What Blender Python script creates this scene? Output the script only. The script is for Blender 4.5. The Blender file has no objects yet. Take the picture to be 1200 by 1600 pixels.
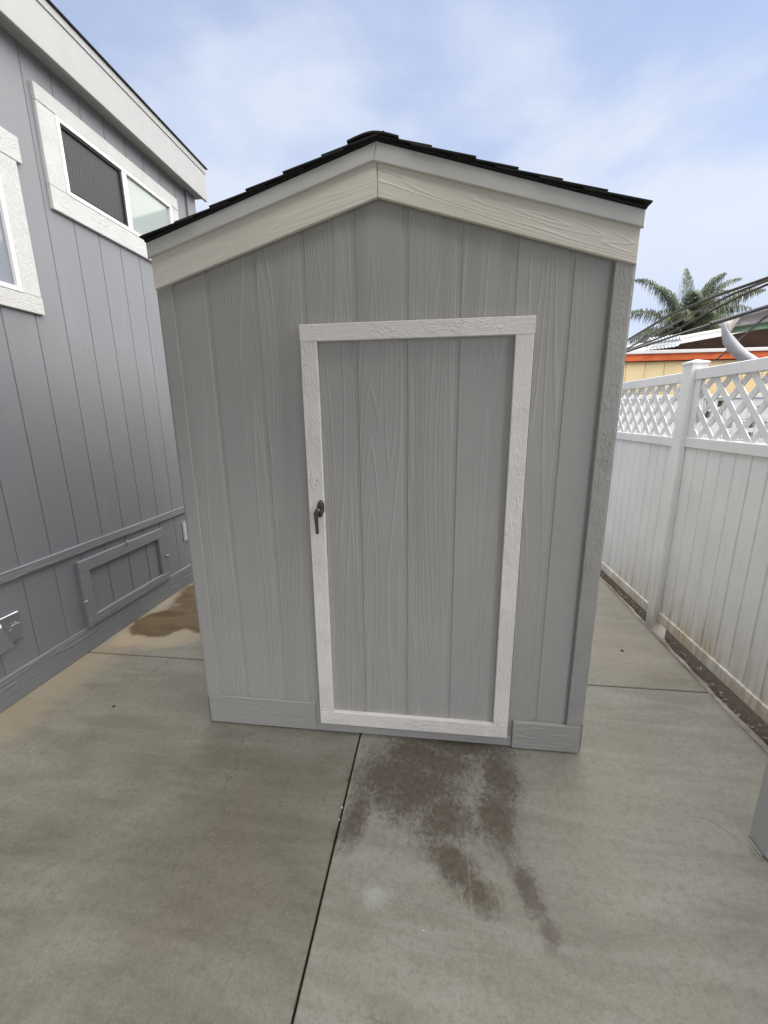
import bpy, bmesh, math, random
from mathutils import Matrix, Vector
random.seed(7)
R = math.radians
sc = bpy.context.scene
COL = sc.collection

# ------------------------------------------------------------------ camera
cam = bpy.data.cameras.new('camera'); camo = bpy.data.objects.new('camera', cam); COL.objects.link(camo)
cam.sensor_fit = 'VERTICAL'; cam.sensor_height = 24.0; cam.lens = 24.0*643.997/1600.0
cam.clip_start = 0.02; cam.clip_end = 2000
r_ = Vector((0.99239924, 0.12256326, -0.01104518)); u_ = Vector((-0.0175389, 0.22970733, 0.97310171)); w_ = Vector((-0.12180368, 0.96551167, -0.230111))
M = Matrix((( r_.x, u_.x, -w_.x, 0.94917), (r_.y, u_.y, -w_.y, -1.74594), (r_.z, u_.z, -w_.z, 1.57063), (0,0,0,1)))
camo.matrix_world = M
sc.camera = camo

# ------------------------------------------------------------------ sky, sun, exposure
SUN_EL, SUN_AZ = R(66), R(85)        # azimuth clockwise from +y
wd = bpy.data.worlds.new('World'); sc.world = wd; wd.use_nodes = True
nt = wd.node_tree; nt.nodes.clear()
def wn(t, **k):
    n = nt.nodes.new(t)
    for a, b in k.items(): setattr(n, a, b)
    return n
sky = wn('ShaderNodeTexSky', sky_type='NISHITA', sun_disc=False, sun_elevation=SUN_EL, sun_rotation=SUN_AZ,
         altitude=0, air_density=1.0, dust_density=0.15, ozone_density=2.0)
tc = wn('ShaderNodeTexCoord'); sx = wn('ShaderNodeSeparateXYZ'); nt.links.new(tc.outputs['Generated'], sx.inputs[0])
def wm(op, a, b=None, c=None):
    n = wn('ShaderNodeMath', operation=op)
    for i, v in enumerate((a, b, c)):
        if v is None: continue
        if isinstance(v, (int, float)): n.inputs[i].default_value = v
        else: nt.links.new(v, n.inputs[i])
    return n.outputs[0]
zz = wm('ADD', wm('MAXIMUM', sx.outputs['Z'], 0.0), 0.28)
cx = wm('DIVIDE', sx.outputs['X'], zz); cy = wm('DIVIDE', sx.outputs['Y'], zz)
cb = wn('ShaderNodeCombineXYZ'); nt.links.new(cx, cb.inputs[0]); nt.links.new(cy, cb.inputs[1]); cb.inputs[2].default_value = 1.7
n1 = wn('ShaderNodeTexNoise'); n1.inputs['Scale'].default_value = 1.55; n1.inputs['Detail'].default_value = 7.0; n1.inputs['Roughness'].default_value = 0.53
n1.inputs['Distortion'].default_value = 0.25
nt.links.new(cb.outputs[0], n1.inputs['Vector'])
cr = wn('ShaderNodeValToRGB'); cr.color_ramp.interpolation = 'EASE'
cr.color_ramp.elements[0].position = 0.40; cr.color_ramp.elements[0].color = (0.46,0.46,0.46,1)
cr.color_ramp.elements[1].position = 0.68; cr.color_ramp.elements[1].color = (1,1,1,1)
nt.links.new(n1.outputs['Fac'], cr.inputs[0])
hz = wm('POWER', wm('SUBTRACT', 1.0, wm('MAXIMUM', sx.outputs['Z'], 0.0)), 3.0)      # cloud deck closes toward the horizon
fac = wm('MINIMUM', wm('ADD', cr.outputs[0], wm('MULTIPLY', hz, 0.75)), 1.0)
n2 = wn('ShaderNodeTexNoise'); n2.inputs['Scale'].default_value = 0.9; n2.inputs['Detail'].default_value = 3.0
nt.links.new(cb.outputs[0], n2.inputs['Vector'])
cc = wn('ShaderNodeMixRGB'); cc.inputs[1].default_value = (4.9, 5.7, 7.4, 1); cc.inputs[2].default_value = (7.3, 7.8, 8.7, 1)
nt.links.new(n2.outputs['Fac'], cc.inputs[0])
mx = wn('ShaderNodeMixRGB'); nt.links.new(fac, mx.inputs[0]); bl = wn('ShaderNodeMixRGB', blend_type='MULTIPLY'); bl.inputs[0].default_value = 1.0; bl.inputs[2].default_value = (1.25, 1.32, 1.60, 1)
nt.links.new(sky.outputs[0], bl.inputs[1]); nt.links.new(bl.outputs[0], mx.inputs[1]); nt.links.new(cc.outputs[0], mx.inputs[2])
bg = wn('ShaderNodeBackground'); bg.inputs[1].default_value = 0.062
nt.links.new(mx.outputs[0], bg.inputs[0])
wo = wn('ShaderNodeOutputWorld'); nt.links.new(bg.outputs[0], wo.inputs[0])

sl = bpy.data.lights.new('sun', 'SUN'); sl.energy = 4.5; sl.angle = R(112); sl.color = (1.0, 0.94, 0.85)
so = bpy.data.objects.new('sun', sl); COL.objects.link(so)
sd = Vector((math.sin(SUN_AZ)*math.cos(SUN_EL), math.cos(SUN_AZ)*math.cos(SUN_EL), math.sin(SUN_EL)))
so.rotation_euler = (-sd).to_track_quat('-Z', 'Y').to_euler(); so.location = (6, -4, 9)

sc.view_settings.view_transform = 'Standard'; sc.view_settings.look = 'None'
sc.view_settings.exposure = 0.95; sc.view_settings.gamma = 1.0; sc.view_settings.use_curve_mapping = False
sc.render.engine = 'CYCLES'; sc.cycles.max_bounces = 8; sc.cycles.diffuse_bounces = 5

# ------------------------------------------------------------------ helpers
def empty(name, loc=(0,0,0), parent=None):
    o = bpy.data.objects.new(name, None); COL.objects.link(o); o.location = loc; o.empty_display_size = 0.1
    if parent: o.parent = parent
    return o
def tag(o, label=None, cat=None, group=None, kind=None):
    if label: o['label'] = label
    if cat: o['category'] = cat
    if group: o['group'] = group
    if kind: o['kind'] = kind
    return o
def link(name, me, mat, parent=None, loc=None):
    o = bpy.data.objects.new(name, me); COL.objects.link(o)
    if mat is not None and not me.materials: me.materials.append(mat)
    if parent: o.parent = parent
    if loc: o.location = loc
    return o
class MB:
    def __init__(s): s.v = []; s.f = []; s.smooth = False
    def add(s, v, f):
        n = len(s.v); s.v += [tuple(p) for p in v]; s.f += [tuple(i+n for i in q) for q in f]; return s
    def box(s, x0, x1, y0, y1, z0, z1, c=0.0):
        if c <= 0:
            v = [(x,y,z) for x in (x0,x1) for y in (y0,y1) for z in (z0,z1)]
            return s.add(v, [(0,1,3,2),(4,6,7,5),(0,4,5,1),(2,3,7,6),(0,2,6,4),(1,5,7,3)])
        X=(x0,x1); Y=(y0,y1); Z=(z0,z1); v=[]; ix={}
        for i in (0,1):
            for j in (0,1):
                for k in (0,1):
                    for a in range(3):
                        p=[X[i],Y[j],Z[k]]
                        for b,(lo,hi,q) in enumerate(((x0,x1,i),(y0,y1,j),(z0,z1,k))):
                            if b!=a: p[b]+= c if q==0 else -c
                        ix[i,j,k,a]=len(v); v.append(p)
        f=[]
        for a in range(3):
            for q in (0,1):
                o=[b for b in range(3) if b!=a]; l=[]
                for (m,n) in ((0,0),(1,0),(1,1),(0,1)):
                    t=[0,0,0]; t[a]=q; t[o[0]]=m; t[o[1]]=n; l.append(ix[t[0],t[1],t[2],a])
                f.append(l)
        for a in range(3):
            b,c2=[q for q in range(3) if q!=a]
            for m in (0,1):
                for n in (0,1):
                    t0=[0,0,0]; t0[b]=m; t0[c2]=n; t1=list(t0); t1[a]=1
                    f.append([ix[tuple(t0)+(b,)],ix[tuple(t1)+(b,)],ix[tuple(t1)+(c2,)],ix[tuple(t0)+(c2,)]])
        for i in (0,1):
            for j in (0,1):
                for k in (0,1): f.append([ix[i,j,k,a] for a in range(3)])
        return s.add(v,f)
    def plate(s, poly, front, back, c, axis):
        """convex 2-D polygon extruded from front to back with a chamfered front edge; axis 'y': (x,z), axis 'x': (y,z), axis 'z': (x,y)"""
        A = sum(poly[i][0]*poly[(i+1)%len(poly)][1]-poly[(i+1)%len(poly)][0]*poly[i][1] for i in range(len(poly)))
        if A < 0: poly = poly[::-1]
        n = len(poly); ins = []
        for i in range(n):
            p0,p1,p2 = Vector(poly[i-1]),Vector(poly[i]),Vector(poly[(i+1)%n])
            e1=(p1-p0).normalized(); e2=(p2-p1).normalized(); n1_=Vector((-e1.y,e1.x)); n2_=Vector((-e2.y,e2.x))
            b=n1_+n2_; k=max(0.3, b.length_squared/2)
            ins.append(p1+b*(c/k))
        sg = 1 if back > front else -1
        def P(q,d):
            return (q[0],d,q[1]) if axis=='y' else (d,q[0],q[1]) if axis=='x' else (q[0],q[1],d)
        v=[P(q,front) for q in ins]+[P(q,front+sg*c) for q in poly]+[P(q,back) for q in poly]
        f=[list(range(n)),[2*n+i for i in range(n)][::-1]]
        for i in range(n):
            j=(i+1)%n
            f.append((i,n+i,n+j,j)); f.append((n+i,2*n+i,2*n+j,n+j))
        return s.add(v,f)
    def tube(s, pts, rad, n=10, cap=True):
        pts=[Vector(p) for p in pts]; rads = rad if isinstance(rad,(list,tuple)) else [rad]*len(pts); rings=[]; base=len(s.v); ref=None
        for i,p in enumerate(pts):
            t=(pts[min(i+1,len(pts)-1)]-pts[max(i-1,0)]).normalized()
            if ref is None: ref = t.orthogonal().normalized()
            ref=(ref-t*ref.dot(t)).normalized(); b=t.cross(ref)
            for k in range(n):
                a=2*math.pi*k/n; s.v.append(tuple(p+(ref*math.cos(a)+b*math.sin(a))*rads[i]))
        for i in range(len(pts)-1):
            for k in range(n):
                a=base+i*n+k; b2=base+i*n+(k+1)%n; s.f.append((a,b2,b2+n,a+n))
        if cap:
            s.f.append(tuple(base+k for k in range(n))[::-1]); s.f.append(tuple(base+(len(pts)-1)*n+k for k in range(n)))
        return s
    def mesh(s, name='mesh', smooth=False):
        me=bpy.data.meshes.new(name); me.from_pydata(s.v,[],s.f)
        bm=bmesh.new(); bm.from_mesh(me); bmesh.ops.recalc_face_normals(bm,faces=bm.faces)
        if smooth:
            for f in bm.faces: f.smooth=True
        bm.to_mesh(me); bm.free(); me.update(); return me
    def build(s, name, mat, parent=None, smooth=False, loc=None):
        return link(name, s.mesh(name, smooth), mat, parent, loc)

# ------------------------------------------------------------------ materials
class NT:
    def __init__(s, name):
        s.m=bpy.data.materials.new(name); s.m.use_nodes=True; s.t=s.m.node_tree; s.t.nodes.clear()
        s.o=s.n('ShaderNodeOutputMaterial'); s.b=s.n('ShaderNodeBsdfPrincipled'); s.t.links.new(s.b.outputs[0],s.o.inputs[0])
    def n(s,t,**k):
        n=s.t.nodes.new(t)
        for a,b in k.items(): setattr(n,a,b)
        return n
    def put(s,i,v):
        if v is None: return
        if isinstance(v,bpy.types.NodeSocket): s.t.links.new(v,i)
        else: i.default_value=v
    def math(s,op,a,b=None,c=None,clamp=False):
        n=s.n('ShaderNodeMath',operation=op); n.use_clamp=clamp
        for i,v in enumerate((a,b,c)): s.put(n.inputs[i],v)
        return n.outputs[0]
    def vmath(s,op,a,b=None):
        n=s.n('ShaderNodeVectorMath',operation=op); s.put(n.inputs[0],a); s.put(n.inputs[1],b)
        return n.outputs[0]
    def mix(s,f,a,b,mode='MIX'):
        n=s.n('ShaderNodeMixRGB',blend_type=mode); s.put(n.inputs[0],f)
        for i,v in ((1,a),(2,b)):
            if isinstance(v,tuple) and len(v)==3: v=v+(1,)
            s.put(n.inputs[i],v)
        return n.outputs[0]
    def obj(s, rnd=0.0, scale=(1,1,1)):
        v=s.n('ShaderNodeTexCoord').outputs['Object']
        if rnd:
            oi=s.n('ShaderNodeObjectInfo').outputs['Random']
            cb=s.n('ShaderNodeCombineXYZ'); s.put(cb.inputs[0],s.math('MULTIPLY',oi,rnd)); s.put(cb.inputs[1],s.math('MULTIPLY',oi,rnd*2.37)); s.put(cb.inputs[2],s.math('MULTIPLY',oi,rnd*1.71))
            v=s.vmath('ADD',v,cb.outputs[0])
        return s.vmath('MULTIPLY',v,scale)
    def noise(s,vec,scale,detail=3,rough=.5,dist=0.0):
        n=s.n('ShaderNodeTexNoise'); s.put(n.inputs['Vector'],vec); n.inputs['Scale'].default_value=scale; n.inputs['Detail'].default_value=detail
        n.inputs['Roughness'].default_value=rough; n.inputs['Distortion'].default_value=dist
        return n.outputs['Fac']
    def ramp(s,f,stops,interp='LINEAR'):
        n=s.n('ShaderNodeValToRGB'); n.color_ramp.interpolation=interp; e=n.color_ramp.elements
        while len(e)<len(stops): e.new(.5)
        for q,(p,c) in zip(e,stops):
            q.position=p; q.color=(c,c,c,1) if isinstance(c,(int,float)) else tuple(c)+(1,)
        s.put(n.inputs[0],f); return n.outputs[0]
    def rng(s,f,a,b,c=0.0,d=1.0,smooth=False):
        n=s.n('ShaderNodeMapRange'); n.interpolation_type='SMOOTHSTEP' if smooth else 'LINEAR'
        s.put(n.inputs[0],f); n.inputs[1].default_value=a; n.inputs[2].default_value=b; n.inputs[3].default_value=c; n.inputs[4].default_value=d
        return n.outputs[0]
    def bump(s,h,dist,strength=1.0,prev=None):
        n=s.n('ShaderNodeBump'); s.put(n.inputs['Height'],h); n.inputs['Distance'].default_value=dist; n.inputs['Strength'].default_value=strength
        if prev is not None: s.put(n.inputs['Normal'],prev)
        return n.outputs[0]
    def done(s,col,rough=.6,normal=None,spec=.5,metal=0.0):
        if isinstance(col,tuple) and len(col)==3: col=col+(1,)
        s.put(s.b.inputs['Base Color'],col); s.put(s.b.inputs['Roughness'],rough); s.put(s.b.inputs['Normal'],normal)
        s.b.inputs['Specular IOR Level'].default_value=spec; s.b.inputs['Metallic'].default_value=metal
        return s.m

def grain_paint(name, col, axis, depth=.0014, rough=.5, rnd=9.0, freq=32.0, var=.05, cross=0.0, stretch=.045, nscale=6.0):
    """painted board with embossed cathedral wood grain running along one axis"""
    t=NT(name); sc_=[1,1,1]; sc_['xyz'.index(axis)]=stretch
    v=t.obj(rnd,tuple(sc_))
    a=t.noise(v,nscale,1.2,.35)
    ring=t.math('PINGPONG',t.math('MULTIPLY',a,freq),.5)
    ring=t.rng(ring,.02,.20,1.0,0.0,True)                     # thin raised grain lines
    fade=t.rng(t.noise(v,nscale*.55,1.0),.38,.60,.25,1.0,True)
    fine=t.noise(v,90.0,3,.6)
    h=t.math('ADD',t.math('MULTIPLY',ring,fade),t.math('MULTIPLY',fine,.35))
    nb=t.bump(h,depth,1.0)
    if cross: nb=t.bump(t.noise(t.obj(rnd),150.0,3,.6),cross,.6,nb)
    big=t.noise(t.obj(rnd),1.7,4,.6)
    c=t.mix(t.rng(big,.3,.7,0,1),tuple(x*(1-var) for x in col),tuple(min(1,x*(1+var)) for x in col))
    c=t.mix(t.math('MULTIPLY',t.math('MULTIPLY',ring,fade),.10),c,tuple(min(1,x*1.45) for x in col))   # ridges coloured paler, painting in light that catches the grain
    return t.done(c,rough,nb,.35)
def rough_trim(name, col, axis, depth=.009, rnd=7.0):
    """painted trim with a coarse embossed, fibrous rough-sawn face"""
    t=NT(name); sc_=[1,1,1]; sc_['xyz'.index(axis)]=.42
    v=t.obj(rnd,tuple(sc_))
    a=t.noise(v,70.0,3,.6,1.2); b=t.noise(t.obj(rnd),260.0,2,.5); mk=t.rng(t.noise(t.obj(rnd),6.0,2),.38,.6,.35,1.0,True)
    nb=t.bump(t.math('ADD',t.math('MULTIPLY',t.math('MULTIPLY',a,mk),1.0),t.math('MULTIPLY',b,.22)),depth,.9)
    big=t.noise(t.obj(rnd),3.1,4,.6)
    c=t.mix(t.rng(big,.3,.7),tuple(x*.95 for x in col),tuple(min(1,x*1.04) for x in col))
    pit=t.rng(a,.30,.42,1.0,0.0,True)
    c=t.mix(t.math('MULTIPLY',pit,.10),c,tuple(x*.6 for x in col))
    return t.done(c,.6,nb,.3)
def plain(name,col,rough=.5,metal=0.0,var=.05,scale=20,bump=0.0,spec=.5,bscale=120):
    t=NT(name); b=t.noise(t.obj(5.0),scale,4,.6)
    c=t.mix(t.rng(b,.3,.7),tuple(x*(1-var) for x in col),tuple(min(1,x*(1+var)) for x in col))
    nb=t.bump(t.noise(t.obj(5.0),bscale,3,.6),bump,.7) if bump else None
    return t.done(c,rough,nb,spec,metal)

SHED=(.405,.398,.376); CREAM=(.76,.72,.63); HOUSE=(.205,.213,.226); HTRIM=(.52,.525,.515)
M_shed=grain_paint('shed_grey_siding',SHED,'z'); M_shedx=grain_paint('shed_grey_trim_x',tuple(x*.93 for x in SHED),'x',.0014,freq=9,stretch=.07,nscale=16)
M_shed_trim=rough_trim('shed_grey_rough_trim',SHED,'z',.010)
M_shed_back=plain('shed_grey_groove',SHED,.6,bump=.0006)
M_door_v=rough_trim('cream_trim_vertical',(.86,.82,.765),'z'); M_door_h=rough_trim('cream_trim_horizontal',(.86,.82,.765),'x')
M_fascia_r=grain_paint('cream_fascia_grain',CREAM,'x',.0012,freq=14,stretch=.06,nscale=18)
M_fascia_l=grain_paint('cream_fascia_smooth',CREAM,'x',.0005,freq=9,stretch=.06,nscale=18)
M_drip=plain('painted_metal_flashing',(.60,.60,.575),.42,var=.05,scale=6,bump=.0006,bscale=9)
M_house=grain_paint('house_grey_siding',HOUSE,'z',.0008,freq=8,var=.04); M_housey=grain_paint('house_grey_trim',HOUSE,'y',.0022,freq=9,stretch=.06,nscale=16)
M_houseb=plain('house_grey_groove',tuple(x*.92 for x in HOUSE),.6)
M_ht_v=rough_trim('house_white_trim_v',HTRIM,'z',.007); M_ht_h=rough_trim('house_white_trim_h',HTRIM,'y',.007)
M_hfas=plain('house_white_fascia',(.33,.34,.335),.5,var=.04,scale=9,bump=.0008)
M_wframe=plain('white_window_frame',(.78,.79,.78),.35,var=.02)
M_metal=plain('cast_aluminium',(.50,.51,.54),.40,.9,.12,30,.002,bscale=45)
M_vent=plain('galvanised_vent',(.36,.37,.37),.55,.4,.08)
M_handle=plain('dark_bronze_handle',(.15,.125,.12),.22,.85,.15,60)
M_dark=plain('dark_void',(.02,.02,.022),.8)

def shingle_mat():
    t=NT('dark_asphalt_shingle'); v=t.obj(5.0); a=t.noise(v,400,2,.7); b=t.noise(v,25,3,.6)
    c=t.mix(t.rng(a,.35,.7),(.008,.009,.009),(.055,.057,.056)); c=t.mix(t.math('MULTIPLY',b,.4),c,(.02,.021,.02))
    return t.done(c,.9,t.bump(a,.002,.8),.2)
M_shingle=shingle_mat()

def vinyl_mat():
    t=NT('weathered_white_vinyl'); v=t.n('ShaderNodeNewGeometry').outputs['Position']
    sp=t.n('ShaderNodeSeparateXYZ'); t.put(sp.inputs[0],v); z=sp.outputs[2]
    big=t.noise(v,2.6,5,.6); streak=t.noise(t.vmath('MULTIPLY',v,(9,9,.8)),3.0,4,.6); fine=t.noise(v,70,3,.7)
    c=t.mix(t.rng(big,.3,.7),(.65,.66,.67),(.74,.745,.74))
    c=t.mix(t.math('MULTIPLY',t.rng(streak,.48,.75),.25),c,(.56,.56,.54))
    c=t.mix(t.math('MULTIPLY',t.rng(fine,.55,.8),.16),c,(.45,.44,.41))
    # rust brown soil splash along the foot of the fence
    edge=t.math('ADD',z,t.math('MULTIPLY',t.math('SUBTRACT',streak,.5),-.75))
    low=t.rng(edge,.02,.48,1.0,0.0,True)
    c=t.mix(t.math('MULTIPLY',low,t.rng(big,.32,.60,.12,.80)),c,(.50,.42,.29))
    low2=t.rng(edge,.0,.2,1.0,0.0,True); c=t.mix(t.math('MULTIPLY',low2,.4),c,(.30,.22,.14))
    return t.done(c,.5,t.bump(fine,.0006,.5),.4)
M_vinyl=vinyl_mat()

def concrete_mat():
    t=NT('troweled_concrete'); v=t.n('ShaderNodeNewGeometry').outputs['Position']
    sp=t.n('ShaderNodeSeparateXYZ'); t.put(sp.inputs[0],v); X,Y=sp.outputs[0],sp.outputs[1]
    big=t.noise(v,.9,5,.6,.4); mid=t.noise(t.vmath('MULTIPLY',v,(1,2.6,1)),2.4,5,.62,.6); fine=t.noise(v,38,4,.65); grit=t.noise(v,240,2,.6)
    sweep=t.noise(t.vmath('MULTIPLY',v,(1,6.5,1)),1.1,5,.62,1.3)
    c=t.mix(t.rng(mid,.30,.70),(.178,.175,.142),(.268,.264,.226))
    c=t.mix(t.math('MULTIPLY',t.rng(sweep,.46,.66),.55),c,(.305,.303,.268))
    c=t.mix(t.math('MULTIPLY',t.rng(big,.52,.72,0,1,True),.32),c,(.225,.195,.150))          # warm brown cast patches
    c=t.mix(t.math('MULTIPLY',t.rng(fine,.48,.72),.42),c,(.125,.115,.088))
    c=t.mix(t.math('MULTIPLY',t.rng(grit,.56,.75),.30),c,(.40,.39,.36))
    # left-hand pour is darker and browner; carport shade painted in, deepening toward the viewer
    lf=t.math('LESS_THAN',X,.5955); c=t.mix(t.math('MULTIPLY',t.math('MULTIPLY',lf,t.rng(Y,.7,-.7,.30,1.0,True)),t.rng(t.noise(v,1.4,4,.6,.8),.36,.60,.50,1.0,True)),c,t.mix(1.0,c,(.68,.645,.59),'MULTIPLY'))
    peb=t.noise(v,120,3,.7); c=t.mix(t.math('MULTIPLY',t.rng(peb,.50,.68),.30),c,(.120,.112,.090)); c=t.mix(t.math('MULTIPLY',t.rng(peb,.46,.30),.22),c,(.40,.385,.34))
    vc=t.n('ShaderNodeTexVoronoi',feature='DISTANCE_TO_EDGE'); vw=t.n('ShaderNodeTexNoise'); t.put(vw.inputs['Vector'],v); vw.inputs['Scale'].default_value=3.0; vw.inputs['Detail'].default_value=5.0
    t.put(vc.inputs['Vector'],t.vmath('ADD',v,t.vmath('MULTIPLY',vw.outputs['Color'],(.5,.5,0)))); vc.inputs['Scale'].default_value=.62
    crack=t.math('MULTIPLY',t.rng(vc.outputs['Distance'],.0,.0030,1,0),t.rng(t.noise(v,1.3,2),.50,.60)); c=t.mix(t.math('MULTIPLY',crack,.45),c,(.075,.068,.055))
    def blob(cx_,cy_,rx,ry,rot=0.0):
        ca,sa=math.cos(rot),math.sin(rot)
        dx=t.math('SUBTRACT',X,cx_); dy=t.math('SUBTRACT',Y,cy_)
        a=t.math('DIVIDE',t.math('ADD',t.math('MULTIPLY',dx,ca),t.math('MULTIPLY',dy,sa)),rx)
        b=t.math('DIVIDE',t.math('SUBTRACT',t.math('MULTIPLY',dy,ca),t.math('MULTIPLY',dx,sa)),ry)
        d=t.math('SQRT',t.math('ADD',t.math('MULTIPLY',a,a),t.math('MULTIPLY',b,b)))
        return t.math('SUBTRACT',1.0,d)                        # 1 in the centre, 0 on the rim
    def union(l):
        o=l[0]
        for q in l[1:]: o=t.math('MAXIMUM',o,q)
        return o
    w1=t.noise(v,6.5,4,.6); w2=t.noise(v,62,3,.6)
    wob=t.math('MULTIPLY',t.math('SUBTRACT',w1,.5),1.7); spk=t.math('MULTIPLY',t.math('SUBTRACT',w2,.5),2.3)
    # damp stain in front of the door: speckled, dense in the middle, breaking up toward its rim
    st=union([blob(.90,-.27,.27,.23,.2),blob(.76,-.24,.20,.19),blob(1.00,-.40,.18,.18,.5),blob(1.10,-.03,.36,.10,-.05),blob(1.24,-.18,.12,.26,.15),
              blob(1.22,-.38,.115,.20,.15),blob(1.04,-.58,.20,.095,-.75),blob(1.12,-.66,.10,.08,-.5),blob(1.285,-.64,.06,.12,.35),blob(1.325,-.75,.045,.06),blob(.66,-.42,.085,.20,-.1),blob(.86,-.10,.24,.12),blob(1.0,-.15,.28,.12)])
    st=t.math('ADD',st,t.math('MULTIPLY',t.math('SUBTRACT',w1,.5),1.1))
    dens=t.rng(st,.0,.85,0,1)
    sp1=t.noise(t.vmath('MULTIPLY',v,(1,.7,1)),58,5,.68,.8)
    mask=t.rng(t.math('ADD',sp1,t.math('MULTIPLY',dens,.55)),.46,.98,0,1,True)
    mask=t.math('MULTIPLY',mask,t.rng(dens,0,.12))
    c=t.mix(t.math('MULTIPLY',mask,t.rng(fine,.3,.7,.70,.95)),c,(.078,.062,.046))
    drip=t.math('MULTIPLY',t.rng(t.math('ABSOLUTE',t.math('ADD',t.math('SUBTRACT',X,1.092),t.math('MULTIPLY',t.math('SUBTRACT',w1,.5),.02))),.0012,.0040,1,0),t.math('MULTIPLY',t.rng(Y,-.90,-.80),t.rng(Y,-.46,-.56))); c=t.mix(t.math('MULTIPLY',drip,.11),c,(.50,.49,.45))
    # pale dried patch
    lp=t.math('ADD',blob(.77,-.71,.085,.075),t.math('MULTIPLY',t.math('SUBTRACT',w1,.5),1.6)); c=t.mix(t.math('MULTIPLY',t.rng(t.math('ADD',lp,t.math('MULTIPLY',spk,.3)),.2,1.0,0,1,True),.40),c,(.44,.46,.44))
    # wet brown soil run between house and shed
    wp=union([blob(-.85,1.90,.62,1.12,.0),blob(-1.13,.98,.28,.26,.4),blob(-.62,1.20,.55,.42)])
    wps=t.math('ADD',t.math('ADD',wp,t.math('MULTIPLY',wob,.30)),t.math('MULTIPLY',spk,.05)); wm_=t.rng(wps,.02,.20,0,1,True)
    c=t.mix(t.math('MULTIPLY',wm_,.88),c,t.mix(t.rng(mid,.35,.65),(.072,.043,.018),(.150,.096,.043)))
    halo=union([blob(-1.02,.80,.42,.26,.1),blob(-1.22,.70,.16,.12)]); hm=t.rng(t.math('ADD',halo,t.math('MULTIPLY',wob,.5)),.1,.5,0,1,True)
    c=t.mix(t.math('MULTIPLY',t.math('MULTIPLY',hm,.6),t.math('SUBTRACT',1.0,wm_)),c,(.40,.32,.22))
    # tan wash along the house foot, rusty cast along the fence side
    tn=t.rng(t.math('ADD',X,t.math('MULTIPLY',wob,.22)),-1.32,-1.0,1,0,True); c=t.mix(t.math('MULTIPLY',t.math('MULTIPLY',tn,t.math('SUBTRACT',1.0,wm_)),.40),c,(.40,.31,.20))
    rs=t.rng(t.math('ADD',blob(2.15,1.0,.55,.55),wob),.1,.7,0,1,True); c=t.mix(t.math('MULTIPLY',rs,.25),c,(.31,.24,.19))
    eg=t.rng(t.math('SUBTRACT',t.math('ADD',X,t.math('MULTIPLY',spk,.02)),t.math('MULTIPLY',Y,.02)),2.475,2.525,0,1,True); c=t.mix(t.math('MULTIPLY',eg,.55),c,(.13,.105,.085))
    rough=t.mix(mask,t.rng(mid,.3,.7,.58,.78),(.30,.30,.30)); rough=t.mix(wm_,rough,(.35,.35,.35))
    nb=t.bump(mid,.006,.5); nb=t.bump(fine,.0018,.6,nb); nb=t.bump(grit,.0007,.6,nb)
    return t.done(c,rough,nb,.4)
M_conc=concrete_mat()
def dirt_mat():
    t=NT('dark_soil'); v=t.n('ShaderNodeNewGeometry').outputs['Position']; a=t.noise(v,40,5,.7); b=t.noise(v,1.2,3)
    c=t.mix(t.rng(a,.35,.65),(.008,.007,.006),(.036,.028,.022)); c=t.mix(t.math('MULTIPLY',b,.25),c,(.07,.055,.040))
    return t.done(c,.95,t.bump(a,.02,1),.2)
M_dirt=dirt_mat()
def strip_mat():
    t=NT('dirty_concrete_strip'); v=t.n('ShaderNodeNewGeometry').outputs['Position']; a=t.noise(v,22,5,.7); b=t.noise(t.vmath('MULTIPLY',v,(1,.3,1)),8,4,.6)
    c=t.mix(t.rng(b,.35,.65),(.105,.085,.068),(.27,.25,.22)); c=t.mix(t.math('MULTIPLY',t.rng(a,.5,.7),.6),c,(.06,.05,.04))
    return t.done(c,.85,t.bump(a,.008,1),.3)
M_strip=strip_mat()

# ------------------------------------------------------------------ ground and paving
def grid_mesh(x0,x1,y0,y1,z):
    return MB().add([(x0,y0,z),(x1,y0,z),(x1,y1,z),(x0,y1,z)],[(0,1,2,3)])
tag(grid_mesh(-300,300,-300,300,-.10).build('ground',M_dirt),kind='structure')
pave=MB().box(-1.40,2.38,-6.6,6.6,-.09,-.022).build('concrete_paving',M_dirt); tag(pave,kind='structure')
xs=[(-1.40,.5915),(.5995,2.522)]; ys=[(-6.6,-2.604),(-2.596,.5205),(.5285,3.60),(3.608,6.6)]
for j,(y0,y1) in enumerate(ys):
    for i,(x0,x1) in enumerate(xs):
        e_=lambda y: 2.515+.02*y
        q=[(x0,y0),(x1 if i==0 else e_(y0),y0),(x1 if i==0 else e_(y1),y1),(x0,y1)]
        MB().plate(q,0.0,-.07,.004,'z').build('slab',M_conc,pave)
# rough concrete strip beside the fence
mb=MB(); N=90; random.seed(3)
ring=[]
for i in range(N+1):
    y=-5+i*10.0/N; a=2.529+.02*y+random.uniform(-.005,.005); b=2.588+.012*y+random.uniform(-.006,.008); h=-.022+random.uniform(-.008,.006)
    ring.append([(a,y,-.09),(a,y,h-.012),(a+.014,y,h),(b-.012,y,h-.002),(b,y,h-.014),(b,y,-.09)])
for i in range(N):
    base=len(mb.v); mb.v+=ring[i]+ring[i+1]
    for k in range(5): mb.f.append((base+k,base+k+1,base+k+7,base+k+6))
tag(mb.build('concrete_edging',M_strip,smooth=False),kind='structure')

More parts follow.
